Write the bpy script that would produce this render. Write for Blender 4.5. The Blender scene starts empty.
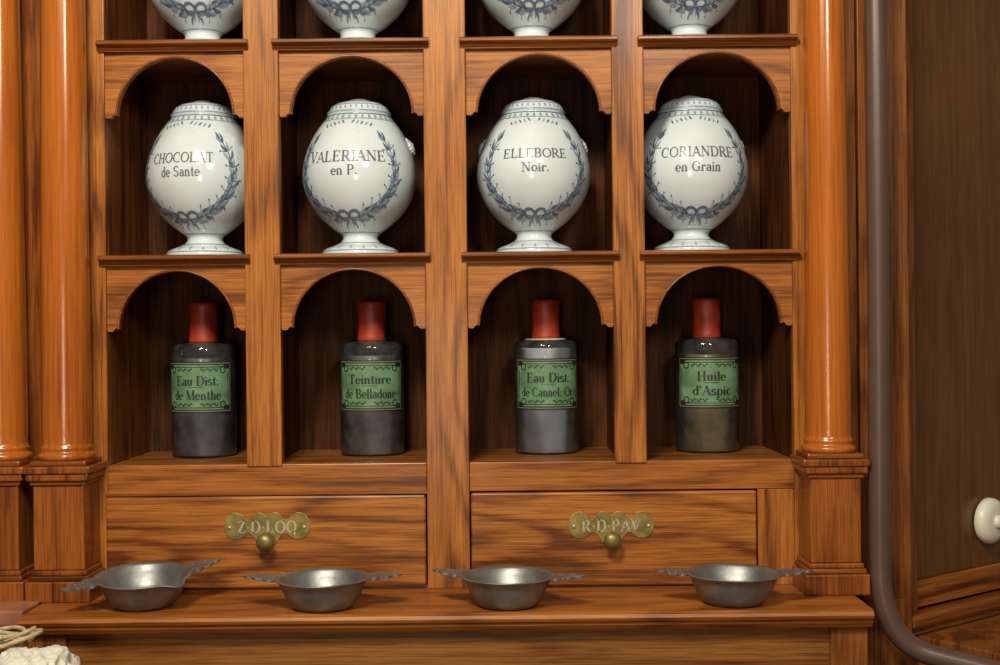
import bpy, bmesh, math, random
from mathutils import Matrix, Vector, noise
random.seed(4)
scene=bpy.context.scene
try:
    scene.view_settings.view_transform='Standard'
except Exception: pass
CZ=1.5
def X(p): return (p-500)*.002
def Z(p): return CZ+(332-p)*.002

# ------------------------------------------------ materials
def newmat(name):
    m=bpy.data.materials.new(name); m.use_nodes=True
    nt=m.node_tree; b=nt.nodes['Principled BSDF']
    return m,nt,b
def simple(name,col,rough=.5,metal=0,coat=0,noise=0,nscale=20,bump=0,bscale=60):
    m,nt,b=newmat(name)
    b.inputs['Base Color'].default_value=(*col,1)
    b.inputs['Roughness'].default_value=rough
    b.inputs['Metallic'].default_value=metal
    b.inputs['Coat Weight'].default_value=coat
    b.inputs['Coat Roughness'].default_value=.08
    tc=nt.nodes.new('ShaderNodeTexCoord')
    if noise:
        n=nt.nodes.new('ShaderNodeTexNoise'); n.inputs['Scale'].default_value=nscale; n.inputs['Detail'].default_value=6
        nt.links.new(tc.outputs['Object'],n.inputs['Vector'])
        r=nt.nodes.new('ShaderNodeValToRGB')
        r.color_ramp.elements[0].position=.3; r.color_ramp.elements[1].position=.7
        r.color_ramp.elements[0].color=(*[c*(1-noise) for c in col],1)
        r.color_ramp.elements[1].color=(*[min(1,c*(1+noise*.5)) for c in col],1)
        nt.links.new(n.outputs['Fac'],r.inputs['Fac']); nt.links.new(r.outputs['Color'],b.inputs['Base Color'])
    if bump:
        n2=nt.nodes.new('ShaderNodeTexNoise'); n2.inputs['Scale'].default_value=bscale; n2.inputs['Detail'].default_value=4
        nt.links.new(tc.outputs['Object'],n2.inputs['Vector'])
        bp=nt.nodes.new('ShaderNodeBump'); bp.inputs['Strength'].default_value=bump; bp.inputs['Distance'].default_value=.003
        nt.links.new(n2.outputs['Fac'],bp.inputs['Height']); nt.links.new(bp.outputs['Normal'],b.inputs['Normal'])
    return m
def wood(name,light,mid,dark,axis='z',rough=.40,coat=.10,figure=.6,across=1.0,lines=.6,ringamt=.14,spec=.38,mottle=.42):
    m,nt,b=newmat(name); L=nt.links.new; N=nt.nodes.new
    tc=N('ShaderNodeTexCoord'); oi=N('ShaderNodeObjectInfo')
    mul=N('ShaderNodeMath'); mul.operation='MULTIPLY'; mul.inputs[1].default_value=37.
    L(oi.outputs['Random'],mul.inputs[0])
    add=N('ShaderNodeVectorMath'); add.operation='ADD'
    L(tc.outputs['Object'],add.inputs[0]); L(mul.outputs[0],add.inputs[1])
    def nz(along,acr,detail,rgh=.5,dist=0):
        mp=N('ShaderNodeMapping')
        s=[acr*across]*3; s['xyz'.index(axis)]=along
        mp.inputs['Scale'].default_value=s
        L(add.outputs[0],mp.inputs['Vector'])
        n=N('ShaderNodeTexNoise'); n.inputs['Scale'].default_value=1.0; n.inputs['Detail'].default_value=detail
        n.inputs['Roughness'].default_value=rgh; n.inputs['Distortion'].default_value=dist
        L(mp.outputs[0],n.inputs['Vector']); return n.outputs['Fac']
    def op(o,a,c=None):
        q=N('ShaderNodeMath'); q.operation=o
        for i,s in enumerate((a,c)):
            if isinstance(s,(int,float)): q.inputs[i].default_value=s
            elif s is not None: L(s,q.inputs[i])
        return q.outputs[0]
    ph=nz(.9,5.5,2,.4,.1)
    jit=nz(6,90,4,.6)
    ph=op('ADD',op('MULTIPLY',ph,100*figure),op('MULTIPLY',jit,5.0))
    ring=op('POWER',op('ADD',op('MULTIPLY',op('SINE',ph),.5),.5),2.2)
    mask=nz(2.0,9,2)
    ring=op('MULTIPLY',ring,op('MULTIPLY',mask,2.0))
    streak=nz(3.0,160,7,.66)
    broad=nz(1.6,7,5,.6,.3)
    f=op('ADD',op('ADD',op('MULTIPLY',ring,-ringamt),op('MULTIPLY',streak,.60)),op('MULTIPLY',broad,mottle))
    f=op('ADD',f,(.40-mottle)*.5+.080)
    r=N('ShaderNodeValToRGB'); e=r.color_ramp.elements
    e[0].position=.36; e[0].color=(*dark,1); e[1].position=.74; e[1].color=(*light,1)
    q=e.new(.52); q.color=(*mid,1)
    L(f,r.inputs['Fac'])
    pores=nz(12,520,2)
    pr=N('ShaderNodeValToRGB'); pr.color_ramp.elements[0].position=.36; pr.color_ramp.elements[0].color=(.35,.28,.24,1)
    pr.color_ramp.elements[1].position=.52; pr.color_ramp.elements[1].color=(1,1,1,1)
    L(pores,pr.inputs['Fac'])
    mx=N('ShaderNodeMix'); mx.data_type='RGBA'; mx.blend_type='MULTIPLY'; mx.inputs[0].default_value=lines
    L(r.outputs['Color'],mx.inputs[6]); L(pr.outputs['Color'],mx.inputs[7])
    L(mx.outputs[2],b.inputs['Base Color'])
    bp=N('ShaderNodeBump'); bp.inputs['Strength'].default_value=.15; bp.inputs['Distance'].default_value=.0015
    L(f,bp.inputs['Height']); L(bp.outputs['Normal'],b.inputs['Normal'])
    b.inputs['Roughness'].default_value=rough
    b.inputs['Specular IOR Level'].default_value=spec
    b.inputs['Specular Tint'].default_value=(1,.85,.65,1)
    b.inputs['Coat Weight'].default_value=coat; b.inputs['Coat Roughness'].default_value=.16
    b.inputs['Coat Tint'].default_value=(1,.93,.82,1)
    return m
LT=(.50,.185,.032); MD=(.325,.102,.015); DK=(.115,.029,.006)
oak_v=wood('oak_vertical',LT,MD,DK,'z')
oak_h=wood('oak_horizontal',(.46,.165,.029),(.295,.090,.014),(.105,.026,.006),'x')
oak_dr=wood('oak_drawer',(.49,.185,.032),(.31,.098,.015),(.12,.030,.006),'x',figure=1.0,across=.9,ringamt=.21,mottle=.36)
col_w=wood('oak_column',(.51,.155,.022),(.38,.103,.013),(.21,.047,.007),'z',rough=.22,coat=.55,figure=.3,lines=.25,ringamt=.06,mottle=.3)
mld=wood('oak_moulding',(.31,.095,.018),(.19,.053,.010),(.07,.018,.005),'x',rough=.34,coat=.2,figure=.3)
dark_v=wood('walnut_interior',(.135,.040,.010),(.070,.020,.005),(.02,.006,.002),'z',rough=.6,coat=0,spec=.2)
dark_h=wood('shelf_board_wood',(.40,.155,.034),(.25,.083,.017),(.09,.025,.006),'x',rough=.42,coat=.10)
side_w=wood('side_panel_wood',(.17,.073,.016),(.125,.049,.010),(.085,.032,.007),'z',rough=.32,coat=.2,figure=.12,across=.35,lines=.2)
side_f=wood('side_frame_wood',(.32,.11,.022),(.20,.06,.011),(.085,.022,.006),'z',rough=.38,coat=.12)
ped_w=wood('pedestal_wood',(.36,.11,.018),(.24,.066,.011),(.10,.024,.006),'z',rough=.32,coat=.25,figure=.4)
low_w=wood('lower_panel_wood',(.33,.14,.028),(.23,.086,.016),(.13,.041,.008),'x',figure=.4)
glaze=simple('tin_glaze',(.62,.685,.695),.17,coat=.45,noise=.12,nscale=9,bump=.06,bscale=30)
blue=simple('cobalt_paint',(.12,.17,.25),.25,coat=.3,noise=.5,nscale=60)
blue2=simple('cobalt_wash',(.27,.35,.43),.25,coat=.3,noise=.3,nscale=60)
ink=simple('manganese_ink',(.10,.10,.115),.4,noise=.5,nscale=70)
red=simple('red_cap_leather',(.46,.045,.018),.46,noise=.4,nscale=30,bump=.15)
labelg=simple('label_green_paper',(.135,.255,.130),.6,noise=.45,nscale=30)
labelk=simple('label_black_print',(.016,.018,.014),.55)
labelo=simple('label_gilt_line',(.22,.21,.09),.5)
brass=simple('aged_brass',(.30,.225,.065),.45,metal=.65,noise=.55,nscale=35,bump=.25)
brassd=simple('brass_engraved',(.50,.44,.27),.4,metal=.5)
pewter=simple('pewter',(.26,.26,.25),.45,metal=.75,noise=.35,nscale=25,bump=.2)
pipe_m=simple('painted_pipe',(.095,.052,.038),.36,noise=.15,nscale=12)
marble=simple('pink_marble',(.34,.13,.075),.3,noise=.4,nscale=14)
cloth=simple('linen_cloth',(.66,.62,.52),.9,noise=.2,nscale=14,bump=.5,bscale=160)
ropem=simple('hemp_rope',(.50,.38,.22),.9,noise=.4,nscale=80,bump=.6,bscale=200)
plaster=simple('plaster',(.5,.42,.32),.8,noise=.1)
tile=simple('floor_boards',(.2,.1,.05),.5,noise=.4,nscale=4)
switchm=simple('ivory_enamel',(.70,.68,.55),.35)
cream=simple('dried_residue',(.50,.46,.33),.8,noise=.5,nscale=60,bump=.4)
def glassmat(col):
    m=bpy.data.materials.new('old_glass'); m.use_nodes=True; nt=m.node_tree; nt.nodes.clear()
    o=nt.nodes.new('ShaderNodeOutputMaterial'); t=nt.nodes.new('ShaderNodeBsdfTransparent'); g=nt.nodes.new('ShaderNodeBsdfGlossy')
    g.inputs['Roughness'].default_value=.06
    lw=nt.nodes.new('ShaderNodeLayerWeight'); lw.inputs[0].default_value=.35
    cr=nt.nodes.new('ShaderNodeValToRGB'); cr.color_ramp.elements[0].color=(*col,1); cr.color_ramp.elements[0].position=.3
    cr.color_ramp.elements[1].color=(.32,.31,.28,1); cr.color_ramp.elements[1].position=.95
    nt.links.new(lw.outputs['Facing'],cr.inputs[0]); nt.links.new(cr.outputs[0],t.inputs[0])
    f=nt.nodes.new('ShaderNodeFresnel'); f.inputs[0].default_value=1.5
    d=nt.nodes.new('ShaderNodeBsdfDiffuse'); d.inputs[0].default_value=(.42,.42,.40,1)
    tc=nt.nodes.new('ShaderNodeTexCoord'); n=nt.nodes.new('ShaderNodeTexNoise'); n.inputs['Scale'].default_value=40; n.inputs['Detail'].default_value=8
    mr=nt.nodes.new('ShaderNodeMapRange'); mr.inputs[1].default_value=.4; mr.inputs[2].default_value=.85; mr.inputs[3].default_value=.04; mr.inputs[4].default_value=.14
    nt.links.new(tc.outputs['Object'],n.inputs['Vector']); nt.links.new(n.outputs['Fac'],mr.inputs[0])
    m0=nt.nodes.new('ShaderNodeMixShader'); nt.links.new(mr.outputs[0],m0.inputs[0]); nt.links.new(t.outputs[0],m0.inputs[1]); nt.links.new(d.outputs[0],m0.inputs[2])
    mx=nt.nodes.new('ShaderNodeMixShader')
    nt.links.new(f.outputs[0],mx.inputs[0]); nt.links.new(m0.outputs[0],mx.inputs[1]); nt.links.new(g.outputs[0],mx.inputs[2]); nt.links.new(mx.outputs[0],o.inputs[0])
    return m
glass=glassmat((.90,.91,.90))

# ------------------------------------------------ helpers
def link(o,parent=None):
    scene.collection.objects.link(o)
    if parent: o.parent=parent
    return o
def empty(name,loc=(0,0,0),rz=0):
    e=bpy.data.objects.new(name,None); e.empty_display_size=.05; e.location=loc; e.rotation_euler[2]=rz
    return link(e)
def meshobj(name,verts,faces,mat,parent=None,smooth=False,bevel=0):
    me=bpy.data.meshes.new(name); me.from_pydata(verts,[],faces); me.update()
    bm=bmesh.new(); bm.from_mesh(me); bmesh.ops.recalc_face_normals(bm,faces=bm.faces); bm.to_mesh(me); bm.free()
    mats=mat if isinstance(mat,(list,tuple)) else [mat]
    for q in mats: me.materials.append(q)
    if smooth:
        for p in me.polygons: p.use_smooth=True
    o=link(bpy.data.objects.new(name,me),parent)
    if bevel:
        b=o.modifiers.new('bevel','BEVEL'); b.width=bevel; b.segments=2; b.limit_method='ANGLE'; b.angle_limit=math.radians(40)
    return o
def box(name,x0,x1,y0,y1,z0,z1,mat,parent=None,bevel=.0015):
    cx,cy,cz=(x0+x1)/2,(y0+y1)/2,(z0+z1)/2
    v=[(x-cx,y-cy,z-cz) for z in (z0,z1) for y in (y0,y1) for x in (x0,x1)]
    f=[(0,1,3,2),(4,6,7,5),(0,4,5,1),(2,3,7,6),(0,2,6,4),(1,5,7,3)]
    o=meshobj(name,v,f,mat,parent,bevel=bevel); o.location=(cx,cy,cz); return o
def extrude_poly(name,pts,y0,y1,mat,parent=None,bevel=0,loc=(0,0,0)):
    n=len(pts)
    v=[(p[0],y0,p[1]) for p in pts]+[(p[0],y1,p[1]) for p in pts]
    f=[tuple(range(n)),tuple(range(2*n-1,n-1,-1))]+[(i,(i+1)%n,n+(i+1)%n,n+i) for i in range(n)]
    o=meshobj(name,v,f,mat,parent,bevel=bevel); o.location=loc; return o
def lathe(name,prof,mat,parent=None,seg=64,u=1.,loc=(0,0,0),smooth=True):
    v=[];f=[];rows=[]
    for r,h in prof:
        if r<1e-6: rows.append([len(v)]); v.append((0,0,h*u))
        else:
            rows.append(list(range(len(v),len(v)+seg)))
            v+= [(r*u*math.cos(2*math.pi*i/seg),r*u*math.sin(2*math.pi*i/seg),h*u) for i in range(seg)]
    for a,b in zip(rows,rows[1:]):
        for i in range(seg):
            j=(i+1)%seg
            if len(a)==1 and len(b)==1: continue
            if len(a)==1: f.append((a[0],b[i],b[j]))
            elif len(b)==1: f.append((a[i],a[j],b[0]))
            else: f.append((a[i],a[j],b[j],b[i]))
    o=meshobj(name,v,f,mat,parent,smooth=smooth); o.location=loc
    return o
def catmull(pts,n=6,closed=False):
    out=[];N=len(pts)
    rng=range(N) if closed else range(N-1)
    for i in rng:
        g=lambda k: Vector(pts[k%N]) if closed else Vector(pts[max(0,min(N-1,k))])
        p0,p1,p2,p3=g(i-1),g(i),g(i+1),g(i+2)
        for k in range(n):
            t=k/n
            out.append(tuple(.5*((2*p1)+(-p0+p2)*t+(2*p0-5*p1+4*p2-p3)*t*t+(-p0+3*p1-3*p2+p3)*t**3)))
    if not closed: out.append(tuple(pts[-1]))
    return out
def tube(name,pts,r,mat,parent=None,cyc=False):
    c=bpy.data.curves.new(name,'CURVE'); c.dimensions='3D'; c.bevel_depth=r; c.bevel_resolution=6
    s=c.splines.new('POLY'); s.points.add(len(pts)-1)
    for q,p in zip(s.points,pts): q.co=(*p,1)
    s.use_cyclic_u=cyc; s.use_smooth=True
    c.use_fill_caps=True
    c.materials.append(mat); return link(bpy.data.objects.new(name,c),parent)

# ------------------------------------------------ hand-cut roman (didone) stroke lettering
_P=[('m',.15,0,1),('n',.15,1,.36,1),('a',.36,.74,.22,.26,90,-90),('n',.15,.48,.36,.48)]
_C=[('a',.45,.5,.37,.5,52,308),('n',.69,.92,.69,.68)]
_h=lambda t:[('k',.13,0,.13,t),('s',.13,0),('a',.3,.40,.16,.22,165,0),('k',.46,0,.46,.4),('s',.46,0)]
GL={
'A':(.82,[('n',.08,0,.4,1),('k',.4,1,.72,0),('n',.2,.33,.6,.33),('s',.08,0),('s',.74,0)]),
'B':(.74,[('m',.15,0,1),('n',.15,1,.38,1),('a',.38,.76,.2,.24,90,-90),('n',.15,.52,.38,.52),('a',.38,.26,.24,.26,90,-90),('n',.15,0,.38,0)]),
'C':(.80,_C),
'D':(.84,[('m',.15,0,1),('n',.15,1,.38,1),('a',.38,.5,.36,.5,90,-90),('n',.15,0,.38,0)]),
'E':(.74,[('m',.15,0,1),('n',.15,1,.6,1),('n',.15,.5,.48,.5),('n',.15,0,.62,0),('n',.6,1,.6,.8),('n',.62,0,.62,.22),('n',.48,.62,.48,.38)]),
'F':(.68,[('m',.15,0,1),('n',.15,1,.6,1),('n',.15,.5,.48,.5),('n',.6,1,.6,.8),('n',.48,.62,.48,.38)]),
'G':(.84,_C+[('k',.68,.08,.68,.42),('s',.68,.42)]),
'H':(.86,[('m',.15,0,1),('m',.68,0,1),('n',.15,.5,.68,.5)]),
'I':(.34,[('m',.17,0,1)]),
'L':(.70,[('m',.15,0,1),('n',.15,0,.6,0),('n',.6,0,.6,.26)]),
'M':(1.0,[('n',.13,0,.13,1),('k',.13,1,.48,0),('n',.48,0,.83,1),('m',.85,0,1),('s',.13,0),('s',.1,1)]),
'N':(.86,[('n',.13,0,.13,1),('k',.13,1,.7,0),('n',.7,0,.7,1),('s',.13,0),('s',.13,1),('s',.7,1)]),
'O':(.88,[('a',.44,.5,.37,.5,0,360)]),
'P':(.70,_P),
'Q':(.88,[('a',.44,.5,.37,.5,0,360),('k',.46,.15,.8,-.18)]),
'R':(.80,_P+[('k',.36,.48,.68,0),('s',.72,0)]),
'S':(.66,[('a',.32,.75,.22,.25,25,270),('a',.32,.25,.24,.25,90,-155)]),
'T':(.78,[('m',.38,0,1),('n',.06,1,.7,1),('n',.06,1,.06,.78),('n',.7,1,.7,.78)]),
'U':(.80,[('k',.15,.35,.15,1),('a',.4,.35,.25,.35,180,360),('n',.65,.35,.65,1),('s',.15,1),('s',.65,1)]),
'V':(.80,[('k',.08,1,.4,0),('n',.4,0,.7,1),('s',.08,1),('s',.7,1)]),
'Z':(.70,[('n',.08,1,.62,1),('k',.60,1,.1,0),('n',.08,0,.64,0),('n',.08,1,.08,.82),('n',.64,0,.64,.2)]),
'a':(.54,[('a',.25,.17,.17,.17,60,320),('k',.42,.03,.42,.44),('a',.27,.44,.15,.18,0,160),('n',.42,0,.52,.03)]),
'b':(.56,[('k',.13,0,.13,1),('a',.32,.31,.19,.31,-150,150),('n',.05,1,.13,1)]),
'c':(.52,[('a',.3,.31,.22,.31,50,310)]),
'd':(.58,[('k',.45,0,.45,1),('a',.27,.31,.2,.31,30,330),('n',.45,0,.54,0),('n',.36,1,.45,1)]),
'e':(.54,[('a',.28,.31,.21,.31,0,315),('n',.08,.33,.49,.33)]),
'f':(.36,[('k',.18,0,.18,.8),('a',.31,.8,.13,.2,180,50),('s',.18,0),('n',.05,.6,.34,.6)]),
'h':(.60,_h(1)),
'i':(.28,[('k',.14,0,.14,.62),('s',.14,0),('d',.14,.85)]),
'l':(.28,[('k',.14,0,.14,1),('s',.14,0),('n',.05,1,.14,1)]),
'n':(.60,_h(.62)),
'o':(.56,[('a',.28,.31,.21,.31,0,360)]),
'p':(.58,[('k',.13,-.3,.13,.62),('a',.32,.31,.19,.31,-150,150),('s',.13,-.3)]),
'r':(.46,[('k',.13,0,.13,.62),('s',.13,0),('a',.3,.42,.16,.18,165,50),('d',.40,.53)]),
's':(.44,[('a',.22,.46,.15,.16,25,270),('a',.22,.155,.17,.155,90,-155)]),
't':(.38,[('k',.18,.1,.18,.85),('a',.28,.1,.1,.1,180,320),('n',.05,.62,.34,.62)]),
'u':(.60,[('k',.13,.15,.13,.62),('a',.29,.16,.16,.16,180,350),('k',.45,0,.45,.62),('n',.45,0,.54,0)]),
'.':(.25,[('d',.1,.06)]),':':(.28,[('d',.12,.08),('d',.12,.5)]),"'":(.2,[('k',.1,.75,.1,1)]),'·':(.3,[('d',.13,.45)]),' ':(.34,[]),
}
def text_geo(body,cap,thick=.15,thin=.055,track=.04):
    V=[];F=[];x=0
    def strip(pts,ws):
        k=len(V);n=len(pts)
        for i,p in enumerate(pts):
            a=pts[max(0,i-1)];b=pts[min(n-1,i+1)]
            d=Vector((b[0]-a[0],b[1]-a[1]))
            d=d.normalized() if d.length>1e-9 else Vector((1,0))
            nx,ny=-d.y*ws[i]/2,d.x*ws[i]/2
            V.append((p[0]-nx,p[1]-ny));V.append((p[0]+nx,p[1]+ny))
        for i in range(n-1): F.append((k+2*i,k+2*i+2,k+2*i+3,k+2*i+1))
    def ln(x0,y0,x1,y1,w):
        n=4; strip([(x0+(x1-x0)*i/n,y0+(y1-y0)*i/n) for i in range(n+1)],[w]*(n+1))
    for ch in body:
        w,ops=GL.get(ch,GL['n'])
        for o in ops:
            c=o[0]
            if c in 'kn': ln(x+o[1],o[2],x+o[3],o[4],thick if c=='k' else thin)
            elif c=='m':
                ln(x+o[1],o[2],x+o[1],o[3],thick)
                for yy in (o[2],o[3]): ln(x+o[1]-.14,yy,x+o[1]+.14,yy,thin)
            elif c=='s': ln(x+o[1]-.13,o[2],x+o[1]+.13,o[2],thin)
            elif c=='a':
                n=18;pts=[];ws=[]
                for i in range(n+1):
                    t=math.radians(o[5]+(o[6]-o[5])*i/n)
                    pts.append((x+o[1]+o[3]*math.cos(t),o[2]+o[4]*math.sin(t))); ws.append(thin+(thick-thin)*abs(math.cos(t))**1.5)
                strip(pts,ws)
            elif c=='d':
                k=len(V)
                for i in range(8):
                    t=2*math.pi*i/8; V.append((x+o[1]+.085*math.cos(t),o[2]+.085*math.sin(t)))
                F.append(tuple(range(k,k+8)))
        x+=w+track
    x-=track
    return [((a-x/2)*cap,(b-.5)*cap) for a,b in V],F

# ------------------------------------------------ room
box('floor',-3,3,-4.5,.6,-.05,0,tile,bevel=0)
box('wall_back',-3,3,.5,.6,0,3.4,plaster,bevel=0)

# ------------------------------------------------ cabinet
cab=empty('apothecary_cabinet')
TOP=CZ+1.2
comps=[(108,247),(282,426),(468,613.5),(645,792)]
shelfpx=[-174,39,252]
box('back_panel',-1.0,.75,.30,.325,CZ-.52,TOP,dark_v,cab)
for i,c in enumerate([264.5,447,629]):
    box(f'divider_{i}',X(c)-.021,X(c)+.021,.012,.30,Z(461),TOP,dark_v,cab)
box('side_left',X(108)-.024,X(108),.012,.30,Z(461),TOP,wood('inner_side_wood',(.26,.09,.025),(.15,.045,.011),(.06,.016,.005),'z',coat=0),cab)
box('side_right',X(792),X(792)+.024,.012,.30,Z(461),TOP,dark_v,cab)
for i,(a,b,zb) in enumerate([(247,282,463),(426,468,586),(613.5,645,463)]):
    box(f'stile_{i}',X(a),X(b),-.014,.012,Z(zb),TOP,oak_v,cab,.002)
box('stile_outer_left',X(88),X(108),-.010,.012,Z(586),TOP,oak_v,cab)
box('stile_outer_right',X(792),X(856),-.010,.012,Z(586),TOP,oak_v,cab)
box('side_field_left',-1.3,X(88),.0,.02,Z(586),TOP,ped_w,cab)
box('stile_far_right',X(857),X(884),-.02,.012,Z(600),TOP,side_f,cab)
for r,s in enumerate(shelfpx):
    box(f'shelf_board_{r}',X(108),X(792),.0121,.2999,Z(s)-.02,Z(s),dark_h,cab)
    for i,(a,b) in enumerate(comps):
        a2,b2=X(a)-.011,X(b)+.011
        zt=Z(s)
        prof=[(-.002,0),(-.026,0),(-.030,-.003),(-.030,-.008),(-.026,-.011),(-.021,-.012),(-.019,-.015),(-.015,-.019),(-.0145,-.021),(-.002,-.021)]
        n=len(prof)
        v=[(a2,y,zt+z) for y,z in prof]+[(b2,y,zt+z) for y,z in prof]
        f=[tuple(range(n)),tuple(range(2*n-1,n-1,-1))]+[(k,(k+1)%n,n+(k+1)%n,n+k) for k in range(n)]
        meshobj(f'shelf_moulding_{r}_{i}',v,f,mld,cab,bevel=.0008)
        W=(b-a)*.002; H=(75.5)*.002; top=10*.002
        e=12.0*.002; cx=W/2; R=cx-e; spring=min(top+.012+R,.146)
        pts=[(0,-top),(W,-top),(W,-H+.004),(W-.002,-H),(W-e*.45,-H),(W-e*.62,-H+.005),(W-e*.9,-H+.008),(W-e,-H+.014)]
        Ry=spring-top-.012
        for k in range(0,41):
            t=math.pi*k/40
            pts.append((cx+R*math.cos(t),-spring+Ry*math.sin(t)+.0))
        pts+= [(e,-H+.014),(e*.9,-H+.008),(e*.62,-H+.005),(e*.45,-H),(.002,-H),(0,-H+.004)]
        q=[pts[0]]
        for p in pts[1:]:
            if (Vector(p)-Vector(q[-1])).length>.0012: q.append(p)
        extrude_poly(f'arch_{r}_{i}',q,-.004,.0115,oak_h,cab,.0012,loc=(X(a),0,zt))
        bead=[(X(a)+cx+(R+.002)*math.cos(math.pi*k/40),-.0040,zt-spring+(Ry+.002)*math.sin(math.pi*k/40)) for k in range(41)]
        tube(f'arch_bead_{r}_{i}',bead,.0026,mld,cab)
box('bottom_shelf',X(108),X(792),.0121,.2999,Z(461)-.02,Z(461),dark_h,cab)
box('bottom_rail',X(108),X(426)-.0005,-.010,.012,Z(490),Z(461),oak_h,cab,.002)
box('bottom_rail_r',X(468)+.0005,X(792),-.010,.012,Z(490),Z(461),oak_h,cab,.002)
box('drawer_case',X(108),X(790),.013,.30,Z(586),Z(472),dark_v,cab)
box('drawer_stile_right',X(755),X(792),-.009,.012,Z(586),Z(490.5),oak_v,cab)
box('drawer_reveal_top',X(106),X(426),-.013,-.009,Z(491.5),Z(489),mld,cab,0)
def outline_plate():
    h=[(0,11),(5,14),(10,14.5),(14,11),(17,7.5),(21,8),(24,11.5),(30,14.5),(37,13),(41.5,8),(43,1),(41,-6),(36,-11),(29,-12),(23,-9.5),(20,-6.5),(16,-7),(12,-11),(8,-17),(0,-20)]
    full=h+[(-a,b) for a,b in reversed(h[1:-1])]
    return [(p[0]*.002,p[1]*.002) for p in catmull(full,4,True)]
for i,(a,b,t,bt,pc,txt) in enumerate([(106,425.5,492,583,(267,523),'Z·D·LOQ'),(468.5,754,491,584,(608.5,525),'R·D·PAV')]):
    box(f'drawer_front_{i}',X(a)+.002,X(b)-.002,-.018,.012,Z(bt),Z(t)-.001,oak_dr,cab,.0035)
    pl=empty(f'plate_{i}'); pl.parent=cab; pl.location=(X(pc[0]),-.018,Z(pc[1]))
    extrude_poly('brass_plate',outline_plate(),-.0022,0,brass,pl,.0006)
    v,f=text_geo(txt,.0225,.2,.09,.1)
    meshobj('engraving',[(p[0],-.0028,p[1]+.001) for p in v],f,brassd,pl)
    k=lathe('knob',[(0,0),(.009,0),(.009,.002),(.005,.004),(.005,.012),(.010,.016),(.0155,.021),(.0175,.027),(.0145,.033),(.006,.036),(0,.0365)],brass,pl,seg=32)
    k.rotation_euler=(math.pi/2,0,0); k.location=(0,-.002,-.026)
    for sx in (-.074,.074):
        s=lathe('screw',[(0,.003),(.003,.0025),(.004,0)],brassd,pl,seg=12); s.rotation_euler=(math.pi/2,0,0); s.location=(sx,-.0022,0)
box('base_skirt',X(80),X(856),-.006,.012,Z(587),Z(583),mld,cab,.001)
prof=[(.01,0),(-.232,0),(-.240,-.004),(-.243,-.010),(-.240,-.016),(-.234,-.019),(-.234,-.024),(-.226,-.034),(.01,-.034)]
n=len(prof); zt=Z(586)
v=[(-.878,y,zt+z) for y,z in prof]+[(.672,y,zt+z) for y,z in prof]
f=[tuple(range(n)),tuple(range(2*n-1,n-1,-1))]+[(k,(k+1)%n,n+(k+1)%n,n+k) for k in range(n)]
meshobj('ledge',v,f,oak_h,cab,bevel=.001)
box('lower_body',-.86,.655,-.20,.30,.0,zt-.034,low_w,cab)
box('lower_stile_right',.60,.668,-.212,-.199,.0,zt-.034,side_f,cab)
box('lower_stile_left',-.87,-.80,-.212,-.199,.0,zt-.034,side_f,cab)
box('lower_recess',.67,.80,-.02,.30,0,Z(600),side_f,cab)
box('stone_top',-1.35,-.884,-.20,.0,zt-.026,zt+.004,marble,cab,.004)
box('left_body',-1.35,-.884,-.17,.30,0,zt-.0265,side_f,cab)
def column(i,cx,r0,r1,yc,h=.058):
    front=yc-h; back=-.0
    def sq(nm,e,z0,z1,m=ped_w,bv=.003):
        box(f'{nm}_{i}',cx-h-e,cx+h+e,front-e,back,CZ+z0,CZ+z1,m,cab,bv)
    sq('pedestal_foot',.004,-.508,-.468)
    sq('pedestal_foot_bead',-.001,-.468,-.458,mld)
    sq('pedestal_foot_ogee',-.005,-.458,-.448)
    sq('pedestal_die',-.009,-.448,-.285)
    sq('pedestal_neck',-.004,-.285,-.276,mld)
    sq('pedestal_cap_low',.002,-.276,-.262)
    sq('pedestal_cap',.006,-.262,-.248,ped_w)
    sq('plinth',-.004,-.248,-.238,mld)
    rb=r0+.007
    pr=[(0,-.238),(rb-.002,-.238),(rb,-.235),(rb+.001,-.230),(rb-.001,-.226),(rb-.005,-.224),(r0+.001,-.221),(r0+.003,-.217),(r0+.003,-.214),(r0,-.211),(r0-.001,-.205),(r0,-.19)]
    for k in range(1,21):
        t=k/20; pr.append((r0+(r1-r0)*t**1.2,-.19+t*1.0))
    pr+=[(r1+.004,.815),(r1+.006,.82),(r1+.006,.83),(r1+.002,.835),(r1+.010,.86),(r1+.012,.88),(0,.88)]
    lathe(f'column_{i}',pr,col_w,cab,seg=72,loc=(cx,yc,CZ))
    box(f'column_abacus_{i}',cx-h,cx+h,front,back,CZ+.88,CZ+.92,mld,cab,.003)
column(0,-.977,.048,.038,-.052)
column(1,-.849,.047,.041,-.056)
column(2,.640,.045,.038,-.056)
box('cornice',-1.32,.80,-.16,.325,CZ+.92,TOP,oak_h,cab,.006)

# ------------------------------------------------ jars
JU=.00211
jp=[(0,0),(36,0),(38,1),(38.5,4),(37,7),(33,9.5),(26,12),(20,15),(17.5,18),(17.5,21),(20,24),(27,29),(35,35.5),(42.5,43),(48.5,51.5),(53,61),(56,71),(57,81),(56,92),(53,104),(48.5,115),(43,125),(38,132),(34,137),(32,140),(32.5,142),(32,144),(30.5,145),(30,147),(28,150),(23,153),(14,155.2),(12,156.5),(8,158),(0,158.8)]
jps=[]
for i in range(len(jp)-1):
    jps.append(jp[i])
    if 9<=i<=24:
        p=[Vector(jp[max(0,i-1)]),Vector(jp[i]),Vector(jp[i+1]),Vector(jp[i+2])]
        for t in (.33,.67):
            q=.5*((2*p[1])+(-p[0]+p[2])*t+(2*p[0]-5*p[1]+4*p[2]-p[3])*t*t+(-p[0]+3*p[1]-3*p[2]+p[3])*t**3)
            jps.append(tuple(q))
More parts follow.
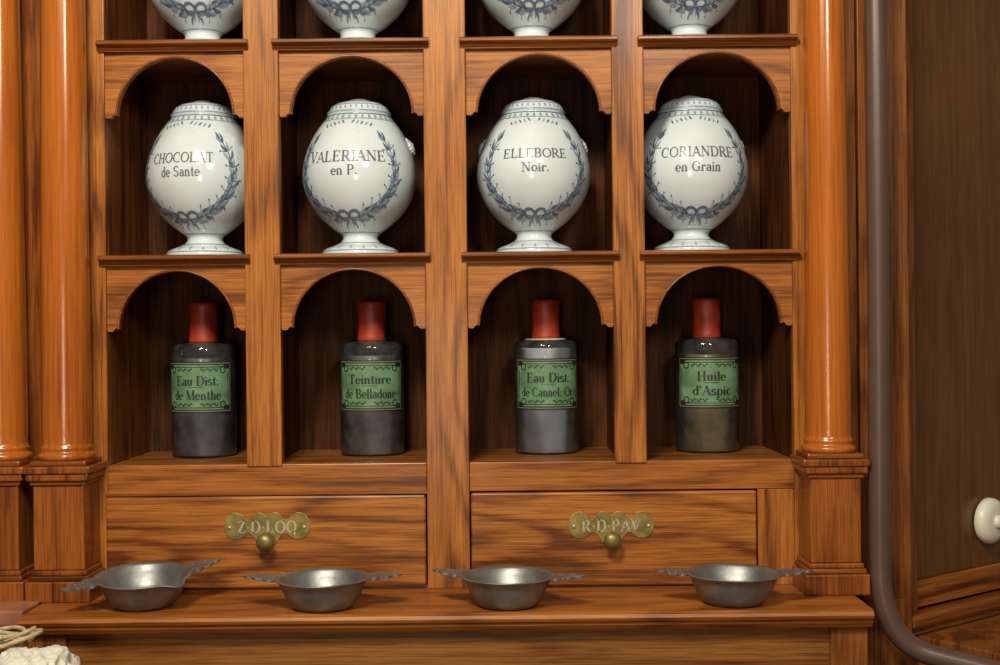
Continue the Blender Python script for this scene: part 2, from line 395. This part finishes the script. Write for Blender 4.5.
jps.append(jp[-1])
def rj(h):
    for (r0,h0),(r1,h1) in zip(jps[1:],jps[2:]):
        if h0<=h<=h1 and h1>h0: return r0+(r1-r0)*(h-h0)/(h1-h0)
    return 0
def jmap(s,h,eps=.5,ang=0):
    a=s/57.+ang; r=rj(h)+eps
    return (r*math.sin(a)*JU,-r*math.cos(a)*JU,h*JU)
class Dec:
    def __init__(s): s.v=[];s.f=[];s.mi=[]
    def poly(s,pts,mi=0,eps=.5,ang=0):
        k=len(s.v); s.v+=[jmap(p[0],p[1],eps,ang) for p in pts]; s.f.append(tuple(range(k,k+len(pts)))); s.mi.append(mi)
    def leaf(s,x,y,a,l,w,mi=0,ang=0,bend=0):
        st=[(0,.15),(.25,.8),(.5,1),(.75,.7),(1,.02)]
        px,py,aa=x,y,a
        L=[]
        for i,(t,ww) in enumerate(st):
            if i:
                px+=math.cos(aa)*l*.25; py+=math.sin(aa)*l*.25; aa+=bend/4
            nx,ny=-math.sin(aa)*ww*w/2,math.cos(aa)*ww*w/2
            L.append(((px-nx,py-ny),(px+nx,py+ny)))
        for p,q in zip(L,L[1:]): s.poly([p[0],q[0],q[1],p[1]],mi,.55,ang)
    def stroke(s,pts,w,mi=0,ang=0):
        for p,q in zip(pts,pts[1:]):
            d=Vector(q)-Vector(p)
            if d.length<1e-5: continue
            nrm=Vector((-d.y,d.x)).normalized()*w/2
            s.poly([(p[0]-nrm.x,p[1]-nrm.y),(q[0]-nrm.x,q[1]-nrm.y),(q[0]+nrm.x,q[1]+nrm.y),(p[0]+nrm.x,p[1]+nrm.y)],mi,.6,ang)
    def ring(s,h,w,mi=0):
        n=72
        for i in range(n):
            a0=2*math.pi*i/n*57;a1=2*math.pi*(i+1)/n*57
            s.poly([(a0,h-w/2),(a1,h-w/2),(a1,h+w/2),(a0,h+w/2)],mi,.35)
def bez(t,P):
    return tuple(sum(c*p[k] for c,p in zip(((1-t)**3,3*t*(1-t)**2,3*t*t*(1-t),t**3),P)) for k in (0,1))
rnd=random.Random(9)
D=Dec()
for sgn in (-1,1):
    P=[(4,37),(42,36),(68,70),(42,114)]
    P=[(sgn*a,b) for a,b in P]
    D.stroke([bez(t/40,P) for t in range(41)],1.1,0)
    for k in range(1,16):
        t=k/15.5
        x,y=bez(t,P); x2,y2=bez(min(1,t+.01),P); a=math.atan2(y2-y,x2-x)
        l=16-5.5*t+rnd.uniform(-2,2); w=3.7-1*t
        sp=.66+rnd.uniform(-.15,.15)
        D.leaf(x,y,a+sp,l,w,k%2,bend=-.8); D.leaf(x,y,a-sp,l,w,(k+1)%2,bend=.8)
        if k%2==0:
            for q in (1.2,-1.2):
                ex,ey=x+math.cos(a+q)*l*.75,y+math.sin(a+q)*l*.75
                D.stroke([(x,y),(ex,ey)],.6,0); D.leaf(ex-.9,ey,0,1.9,1.9,0)
    x,y=bez(1,P); D.leaf(x,y,math.atan2(1,-sgn*.7),9,2.6,0)
    D.stroke([(sgn*(8+7*math.cos(q)) ,39+4.5*math.sin(q)) for q in [math.pi+2*math.pi*i/16 for i in range(17)]],2.4,0)
    D.stroke([(0,38),(sgn*4,33),(sgn*9,31),(sgn*12,27.5)],2.2,0)
    D.stroke([(0,38),(sgn*2,33.5),(sgn*4,29.5)],1.6,1)
    for k in range(5):
        D.leaf(sgn*(5+k*6),129-k*.9,math.pi/2+sgn*(-.9),6,2.0,k%2)
D.leaf(0,35.5,math.pi/2,7,5,0)
for k in range(14):
    q=-40+k*6
    D.leaf(q,70+12*math.cos(k/13*2*math.pi),.3,9,3.2,k%2,math.pi)
for h,w,mi in ((6,1.2,1),(14,1,1),(24,1,1),(134,.9,1),(139.5,1.0,0),(143,1.4,1),(150,.8,1)): D.ring(h,w,mi)
for k in range(34):
    s=2*math.pi*57*k/34
    D.leaf(s,134.5,math.pi/2,4.5,4.5,1)
    D.leaf(s,145.5,math.pi/2,3.5,4,1)
    if k%2==0: D.leaf(s,7.5,math.pi/2,4,3.5,1)
decme=bpy.data.meshes.new('foliage_decoration'); decme.from_pydata(D.v,[],D.f); decme.materials.append(blue); decme.materials.append(blue2)
for p,mi in zip(decme.polygons,D.mi): p.material_index=mi
jarme=None; maskme=None
def handle_geo(par,sgn,k):
    global maskme
    a=math.radians(98)*sgn
    cx,cy=math.sin(a),-math.cos(a)
    if maskme is None:
        me=bpy.data.meshes.new('mask'); bm=bmesh.new(); bmesh.ops.create_icosphere(bm,subdivisions=4,radius=1)
        for q in bm.verts:
            q.co*=1+.09*math.sin(q.co.z*13+abs(q.co.y)*9)+.05*noise.noise(q.co*5)
            if q.co.x>.3 and abs(q.co.y)<.25 and abs(q.co.z)<.35: q.co.x*=1.2
        bmesh.ops.scale(bm,vec=(3.2*JU,6*JU,9*JU),verts=bm.verts); bm.to_mesh(me); bm.free()
        for p in me.polygons:p.use_smooth=True
        me.materials.append(glaze); maskme=me
    o=link(bpy.data.objects.new(f'mask_handle_{k}',maskme),par); r=rj(111)
    o.location=(cx*r*JU,cy*r*JU,111*JU); o.rotation_euler=(0,math.radians(-30),math.atan2(cy,cx))
def jar(x,z,rz,lines):
    global jarme
    e=empty('apothecary_jar',(x,.142,z),rz)
    if jarme is None:
        o=lathe('body',jps,glaze,e,seg=96,u=JU); jarme=o.data
    else: o=link(bpy.data.objects.new('body',jarme),e)
    link(bpy.data.objects.new('foliage_decoration',decme),e)
    handle_geo(e,-1,0); handle_geo(e,1,1)
    V=[];F=[]
    for body,size,h,wmax in lines:
        v,f=text_geo(body,size)
        w=max(p[0] for p in v)-min(p[0] for p in v); k=min(1.25,wmax/w); cx=(max(p[0] for p in v)+min(p[0] for p in v))/2
        o0=len(V); V+=[jmap((p[0]-cx)*k,h+p[1],.6) for p in v]; F+=[tuple(i+o0 for i in q) for q in f]
    meshobj('lettering',V,F,ink,e)
L1=95;L2=81.5
texts=[[('CHOCOLAT',9.5,L1,66),('de Sante',9.5,L2,40)],[('VALERIANE',10,L1,82),('en P.',9,L2,26)],[('ELLEBORE',8.5,L1+1,64),('Noir.',8.5,L2+1,26)],[('CORIANDRE',9.5,L1+1,74),('en Grain',9,L2,44)]]
jx=[-.621,-.293,.074,.406]; rots=[-.2,-.17,0,-.02]
for k in range(4): jar(jx[k],Z(252)+.0005,rots[k],texts[k])
texts0=[[('REGLISSE',9.5,L1,68),('en Pulp.',9,L2,40)],[('SAUGE',9.5,L1,60),('Fleurs',9,L2,36)],[('RHUBARBE',9.5,L1,70),('Fine',9,L2,30)],[('ANIS VERT',9.5,L1,74),('en Grain',9,L2,46)]]
jx0=[-.622,-.294,.073,.406]
for k in range(4): jar(jx0[k],Z(39)+.0005,[.05,-.08,.04,0][k],texts0[k])

# ------------------------------------------------ bottles
BU=.00215
def contents(name,c1,c2,h):
    m,nt,b=newmat(name); N=nt.nodes.new
    tc=N('ShaderNodeTexCoord'); sp=N('ShaderNodeSeparateXYZ'); nt.links.new(tc.outputs['Object'],sp.inputs[0])
    mp=N('ShaderNodeMapping'); mp.inputs['Scale'].default_value=(1,1,.35); nt.links.new(tc.outputs['Object'],mp.inputs[0])
    n=N('ShaderNodeTexNoise'); n.inputs['Scale'].default_value=45; n.inputs['Detail'].default_value=10; n.inputs['Roughness'].default_value=.7
    nt.links.new(mp.outputs[0],n.inputs['Vector'])
    mr=N('ShaderNodeMapRange'); mr.inputs[1].default_value=0; mr.inputs[2].default_value=h; mr.inputs[3].default_value=.5; mr.inputs[4].default_value=0; nt.links.new(sp.outputs['Z'],mr.inputs[0])
    ad=N('ShaderNodeMath'); ad.operation='MULTIPLY_ADD'; ad.inputs[1].default_value=.45; nt.links.new(n.outputs['Fac'],ad.inputs[0]); nt.links.new(mr.outputs[0],ad.inputs[2])
    r=N('ShaderNodeValToRGB'); r.color_ramp.elements[0].position=.2; r.color_ramp.elements[1].position=.75
    r.color_ramp.elements[0].color=(*c1,1); r.color_ramp.elements[1].color=(*c2,1)
    nt.links.new(ad.outputs[0],r.inputs['Fac']); nt.links.new(r.outputs['Color'],b.inputs['Base Color']); b.inputs['Roughness'].default_value=.3
    b.inputs['Alpha'].default_value=.82
    return m
def cyl_patch(name,pts_or_rect,r,mat,par,n=24):
    s0,s1,fn=pts_or_rect
    v=[];f=[]
    for i in range(n+1):
        s=s0+(s1-s0)*i/n; lo,hi=fn(s); a=s/31.5
        v+=[(r*math.sin(a)*BU,-r*math.cos(a)*BU,lo*BU),(r*math.sin(a)*BU,-r*math.cos(a)*BU,hi*BU)]
    for i in range(n): f.append((2*i,2*i+2,2*i+3,2*i+1))
    return meshobj(name,v,f,mat,par,smooth=True)
def bottle(x,lines,c1,c2,rz=0,fill=88,residue=False):
    e=empty('medicine_bottle',(x,.187,Z(461)+.0005),rz)
    lathe('glass',[(0,0),(29,0),(31,.8),(31.6,2.5),(31.6,103),(31.2,106.5),(30,109.5),(27,111.2),(17,112),(14.5,112.8),(13.4,114),(13.4,120),(0,120)],glass,e,seg=72,u=BU)
    lathe('contents',[(0,1.5),(29,1.5),(30.6,3),(30.6,fill-1),(30.2,fill),(0,fill)],contents('bottle_contents',c1,c2,.2),e,seg=64,u=BU)
    lathe('stopper',[(0,104.5),(11.5,104.5),(12.6,121),(0,121)],simple('stopper_dark',(.10,.06,.04),.4),e,seg=32,u=BU)
    if residue:
        rr=lathe('dried_residue',[(13.5,113.2),(17,113.6),(20,113.0),(21,112.0),(13.5,112.0)],cream,e,seg=48,u=BU)
        for v in rr.data.vertices:
            k=1+.18*noise.noise(v.co*70)*(math.hypot(v.co.x,v.co.y)>15*BU); v.co.x*=k; v.co.y*=k
    lathe('red_cap',[(0,113),(13.7,113),(14.3,114),(14.1,117),(13.7,119),(13.9,130),(14.3,142),(14.8,148),(14.6,151),(13.6,152),(0,152.2)],red,e,seg=48,u=BU)
    hb=44;ht=94
    cyl_patch('label_border',(-37,37,lambda s:(hb,ht)),31.9,labelk,e)
    cyl_patch('label_gilt',(-36,36,lambda s:(hb+1.2,ht-1.2)),32.0,labelo,e)
    cyl_patch('label_border_inner',(-35,35,lambda s:(hb+2.0,ht-2.0)),32.08,labelk,e)
    def inner(s):
        q=34-abs(s)
        d=0 if q>6 else 4.0
        return (hb+3.2+d,ht-3.2-d)
    cyl_patch('label_paper',(-34,34,inner),32.2,labelg,e,n=68)
    V=[];F=[]
    def add(v,f,r=32.45):
        o0=len(V)
        for s,h in v:
            a=s/31.5; V.append((r*math.sin(a)*BU,-r*math.cos(a)*BU,h*BU))
        F.extend(tuple(i+o0 for i in q) for q in f)
    def stroke(pts,w):
        for p,q in zip(pts,pts[1:]):
            d=Vector(q)-Vector(p)
            if d.length<1e-6: continue
            nn=Vector((-d.y,d.x)).normalized()*w/2
            add([(p[0]-nn.x,p[1]-nn.y),(q[0]-nn.x,q[1]-nn.y),(q[0]+nn.x,q[1]+nn.y),(p[0]+nn.x,p[1]+nn.y)],[(0,1,2,3)])
    for body,size,h,wmax in lines:
        v,f=text_geo(body,size,.20,.06,.05)
        mn=min(p[0] for p in v);mx=max(p[0] for p in v);k=min(1.3,wmax/(mx-mn))
        add([((p[0]-(mn+mx)/2)*k,h+p[1]) for p in v],f)
    def seg(a,b,n=14): return [(a[0]+(b[0]-a[0])*i/n,a[1]+(b[1]-a[1])*i/n) for i in range(n+1)]
    for a,b in (((-26,ht-5.2),(26,ht-5.2)),((-26,hb+5.2),(26,hb+5.2)),((-32,hb+11),(-32,ht-11)),((32,hb+11),(32,ht-11))): stroke(seg(a,b),.7)
    for sx in (-1,1):
        for yy,sy in ((ht-8,-1),(hb+8,1)):
            stroke([(sx*(26+3.0*math.cos(q)),yy+3.0*math.sin(q)) for q in [2*math.pi*i/12 for i in range(13)]],1.1)
            for c0 in range(3):
                stroke([(sx*(4+6*c0+i*.6),yy+1.4*math.sin(i*.9)) for i in range(9)],1.0)
    stroke(seg((-7,(hb+ht)/2),(7,(hb+ht)/2),4),.5)
    meshobj('label_print',V,F,labelk,e)
bx=[-.6375,-.276,.098,.4435]
bl=[[('Eau Dist:',9,75.5,42),('de Menthe',9,61.5,48)],[('Teinture',9,75.5,43),('de Belladone',9,61.5,54)],[('Eau Dist:',9,75.5,43),('de Cannel: Or.',8.5,61.5,56)],[('Huile',9,75.5,28),("d'Aspic",9,61.5,38)]]
bc=[((.12,.12,.15),(.24,.25,.31)),((.15,.14,.16),(.28,.26,.28)),((.42,.44,.48),(.60,.66,.80)),((.19,.14,.05),(.34,.27,.11))]
for k in range(4): bottle(bx[k],bl[k],*bc[k],rz=[0,.03,.04,.0][k],fill=[97,98,104,96][k],residue=(k==2))

# ------------------------------------------------ porringers
def porringer(x,y,rz,R=.0885,spout=False,droop=(0,0),tilt=0):
    e=empty('pewter_porringer',(x,y,Z(586)+.0005+math.sin(tilt)*.047),rz)
    e.rotation_euler=(Matrix.Rotation(tilt,4,'X')@Matrix.Rotation(rz,4,'Z')).to_euler()
    prof=[(0,.003),(.04,.003),(.047,0),(.053,.0015),(.060,.008),(.069,.022),(.076,.038),(.081,.050),(.088,.0535),(.0895,.055),(.089,.0565),(.082,.0555),(.078,.052),(.073,.040),(.065,.023),(.056,.010),(.045,.0055),(.02,.005),(.008,.0065),(0,.0067)]
    k=R/.0885
    prof=[(a*k,b) for a,b in prof]
    o=lathe('bowl',prof,pewter,e,seg=72)
    for v in o.data.vertices:
        d=noise.noise(v.co*18+Vector((x*9,0,0)))*.0012
        v.co.x*=1+d*8; v.co.y*=1+d*8
        if v.co.z>.03: v.co.z+=noise.noise(v.co*9+Vector((x*5,2,0)))*.0018
    if spout:
        for v in o.data.vertices:
            a=math.atan2(v.co.x,-v.co.y)-.45
            w=math.exp(-(a/.2)**2)*max(0,(v.co.z-.01)/.045)
            if math.hypot(v.co.x,v.co.y)>.03:
                v.co.x*=1+.18*w; v.co.y*=1+.18*w
            v.co.z-=.006*w
    for sx in (-1,1):
        half=[(0,.022),(.008,.031),(.017,.030),(.023,.021),(.029,.022),(.036,.023),(.042,.017),(.046,.010),(.053,.010),(.059,.006),(.062,0)]
        full=half+[(a,-b) for a,b in reversed(half[:-1])]
        sm=catmull(full,3); n=len(sm); v=[];f=[]
        zt=.0545; tl=droop[0] if sx<0 else droop[1]
        def P(a,b,z): return (sx*(R-.004+a),b,zt+z+a*(.08+tl))
        hole=[]
        for (a,b) in sm:
            q=math.atan2(b,a-.022); hole.append((.022+.0035*math.cos(q),.0035*math.sin(q)))
        for zz in (.0020,-.0016):
            for p in sm: v.append(P(p[0],p[1],zz))
            for p in hole: v.append(P(p[0],p[1],zz))
        for i in range(n):
            j=(i+1)%n
            f+= [(i,j,n+j,n+i),(2*n+i,3*n+i,3*n+j,2*n+j),(i,2*n+i,2*n+j,j),(n+i,n+j,3*n+j,3*n+i)]
        meshobj('ear_handle_'+('left' if sx<0 else 'right'),v,f,pewter,e,bevel=.0006)
        for q,(a,b) in enumerate([(.011,.018),(.011,-.018),(.035,.012),(.035,-.012),(.050,0)]):
            s=lathe(f'boss_{q}',[(0,.0018),(.0035,.0013),(.005,0)],pewter,e,seg=14); s.location=P(a,b,.0018)
porringer(-.674,-.150,.50,.090,True,(-.20,.08),tilt=.09)
porringer(-.334,-.175,.04,droop=(0,-.02))
porringer(.010,-.172,-.26)
porringer(.431,-.168,-.06)

# ------------------------------------------------ pipe
pp=[(.727,-.1,0.02+2.7),(.727,-.1,2.2),(.727,-.1,1.6),(.725,-.1,1.2),(.725,-.1,1.06),(.727,-.103,1.0),(.737,-.107,.955),(.757,-.112,.915),(.79,-.12,.888),(.84,-.135,.874),(.93,-.16,.855),(1.05,-.19,.82),(1.18,-.22,.78)]
tube('drain_pipe',catmull(pp,6),.0205,pipe_m)

# ------------------------------------------------ side cabinet
sc_=empty('side_cabinet',(.80,.03,0),math.radians(37))
def sb(nm,x0,x1,y0,y1,z0,z1,m,bv=.002): return box(nm,x0,x1,y0,y1,z0,z1,m,sc_,bv)
sb('frame_stile_left',0,.05,-.012,.03,CZ-.6,TOP,side_f)
sb('frame_bead',.05,.058,-.004,.03,CZ-.518,TOP,mld)
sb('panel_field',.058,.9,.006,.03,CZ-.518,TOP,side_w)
sb('bottom_rail',.05,.9,-.006,.03,CZ-.572,CZ-.518,oak_h)
sb('base_moulding',-.005,.9,-.04,.0299,CZ-.602,CZ-.578,mld,.006)
sb('base_plinth',-.0,.9,-.025,.0299,CZ-.62,CZ-.602,dark_h,.002)
sb('ledge',.03,.9,-.30,.03,CZ-.65,CZ-.6205,side_f,.004)
sb('body_below',.05,.9,-.24,.03,0,CZ-.65,side_f)
box('corner_post',X(885),.815,-.012,.04,CZ-.62,TOP,side_f,cab,.003)
ct,stn=math.cos(math.radians(37)),math.sin(math.radians(37))
ws=empty('wall_bell_push',(0,0,0),math.radians(37)); t=.326
ws.location=(.80+t*ct-.0055*stn,.03+t*stn+.0055*ct-.0008,CZ-.420)
h1=lathe('housing',[(0,0),(.046,0),(.050,.004),(.049,.016),(.042,.024),(.03,.028),(0,.029)],switchm,ws,seg=40); h1.rotation_euler=(math.pi/2,0,0)
h2=lathe('button',[(.014,.028),(.014,.034),(.010,.038),(0,.039)],switchm,ws,seg=24); h2.rotation_euler=(math.pi/2,0,0)

# ------------------------------------------------ stool with sack & rope
st=empty('wooden_stool',(-.80,-.47,0))
box('seat',-.15,.15,-.15,.15,.85,.88,low_w,st,.006)
for i,(a,b) in enumerate([(-1,-1),(1,-1),(-1,1),(1,1)]):
    box(f'leg_{i}',a*.12-.015,a*.12+.015,b*.12-.015,b*.12+.015,0,.85,low_w,st,.003)
for i,b in enumerate((-1,1)): box(f'stretcher_{i}',-.105,.105,b*.12-.01,b*.12+.01,.3,.33,low_w,st,.003)
me=bpy.data.meshes.new('linen_sack'); bm=bmesh.new(); bmesh.ops.create_icosphere(bm,subdivisions=6,radius=1)
for q in bm.verts:
    p=q.co.copy()
    d=noise.noise(p*1.8)*.20+(.5-abs(noise.noise(Vector((p.x*3.5,p.y*3.5,p.z*1.2)))))*.28+(.5-abs(noise.noise(Vector((p.x*8,p.y*8,p.z*3)))))*.12-.18
    q.co*=1+d; q.co=Vector((q.co.x*.095,q.co.y*.10,max(q.co.z*.066,-.052)))
bm.to_mesh(me); bm.free(); me.materials.append(cloth)
for p in me.polygons:p.use_smooth=True
o=link(bpy.data.objects.new('linen_sack',me)); o.location=(-.775,-.47,.932)
rp=[]
for i in range(220):
    a=i/220*2*math.pi*5; r=.040+.014*math.sin(i*.09)
    rp.append((r*math.cos(a)*1.35,r*math.sin(a),.006*math.sin(a*1.5+i*.02)+.016*i/220))
r_=empty('rope_coil',(-.830,-.45,.997)); tube('rope',rp,.0034,ropem,r_,False)
r_.rotation_euler=(0,-.10,0)

# ------------------------------------------------ lights, world, camera
def area(name,loc,target,size,energy,col,sy=None):
    l=bpy.data.lights.new(name,'AREA'); l.energy=energy; l.size=size; l.color=col
    if sy: l.shape='RECTANGLE'; l.size_y=sy
    o=link(bpy.data.objects.new(name,l)); o.location=loc
    o.rotation_euler=(Vector(target)-Vector(loc)).to_track_quat('-Z','Y').to_euler(); return o
area('ceiling_lamp',(-.5,-2.2,3.2),(0,0,1.35),.6,82,(1,.92,.76),.4)
area('ceiling_lamp_front',(.7,-2.9,2.9),(0,0,1.3),.35,26,(1,.95,.84))
area('room_lamp',(-.35,-4.0,1.25),(0,0,1.2),.5,16,(1,.93,.80),.9)
w=bpy.data.worlds.new('room_ambient'); scene.world=w; w.use_nodes=True
w.node_tree.nodes['Background'].inputs[0].default_value=(1,.87,.70,1); w.node_tree.nodes['Background'].inputs[1].default_value=.12
cam=bpy.data.cameras.new('camera'); cam.lens=45; cam.sensor_width=36
co=link(bpy.data.objects.new('camera',cam))
co.matrix_world=Matrix.Translation((0,-2.5,CZ))@Matrix.Rotation(math.pi/2,4,'X')@Matrix.Rotation(-math.radians(.55),4,'Z')
cam.clip_start=.05
scene.camera=co
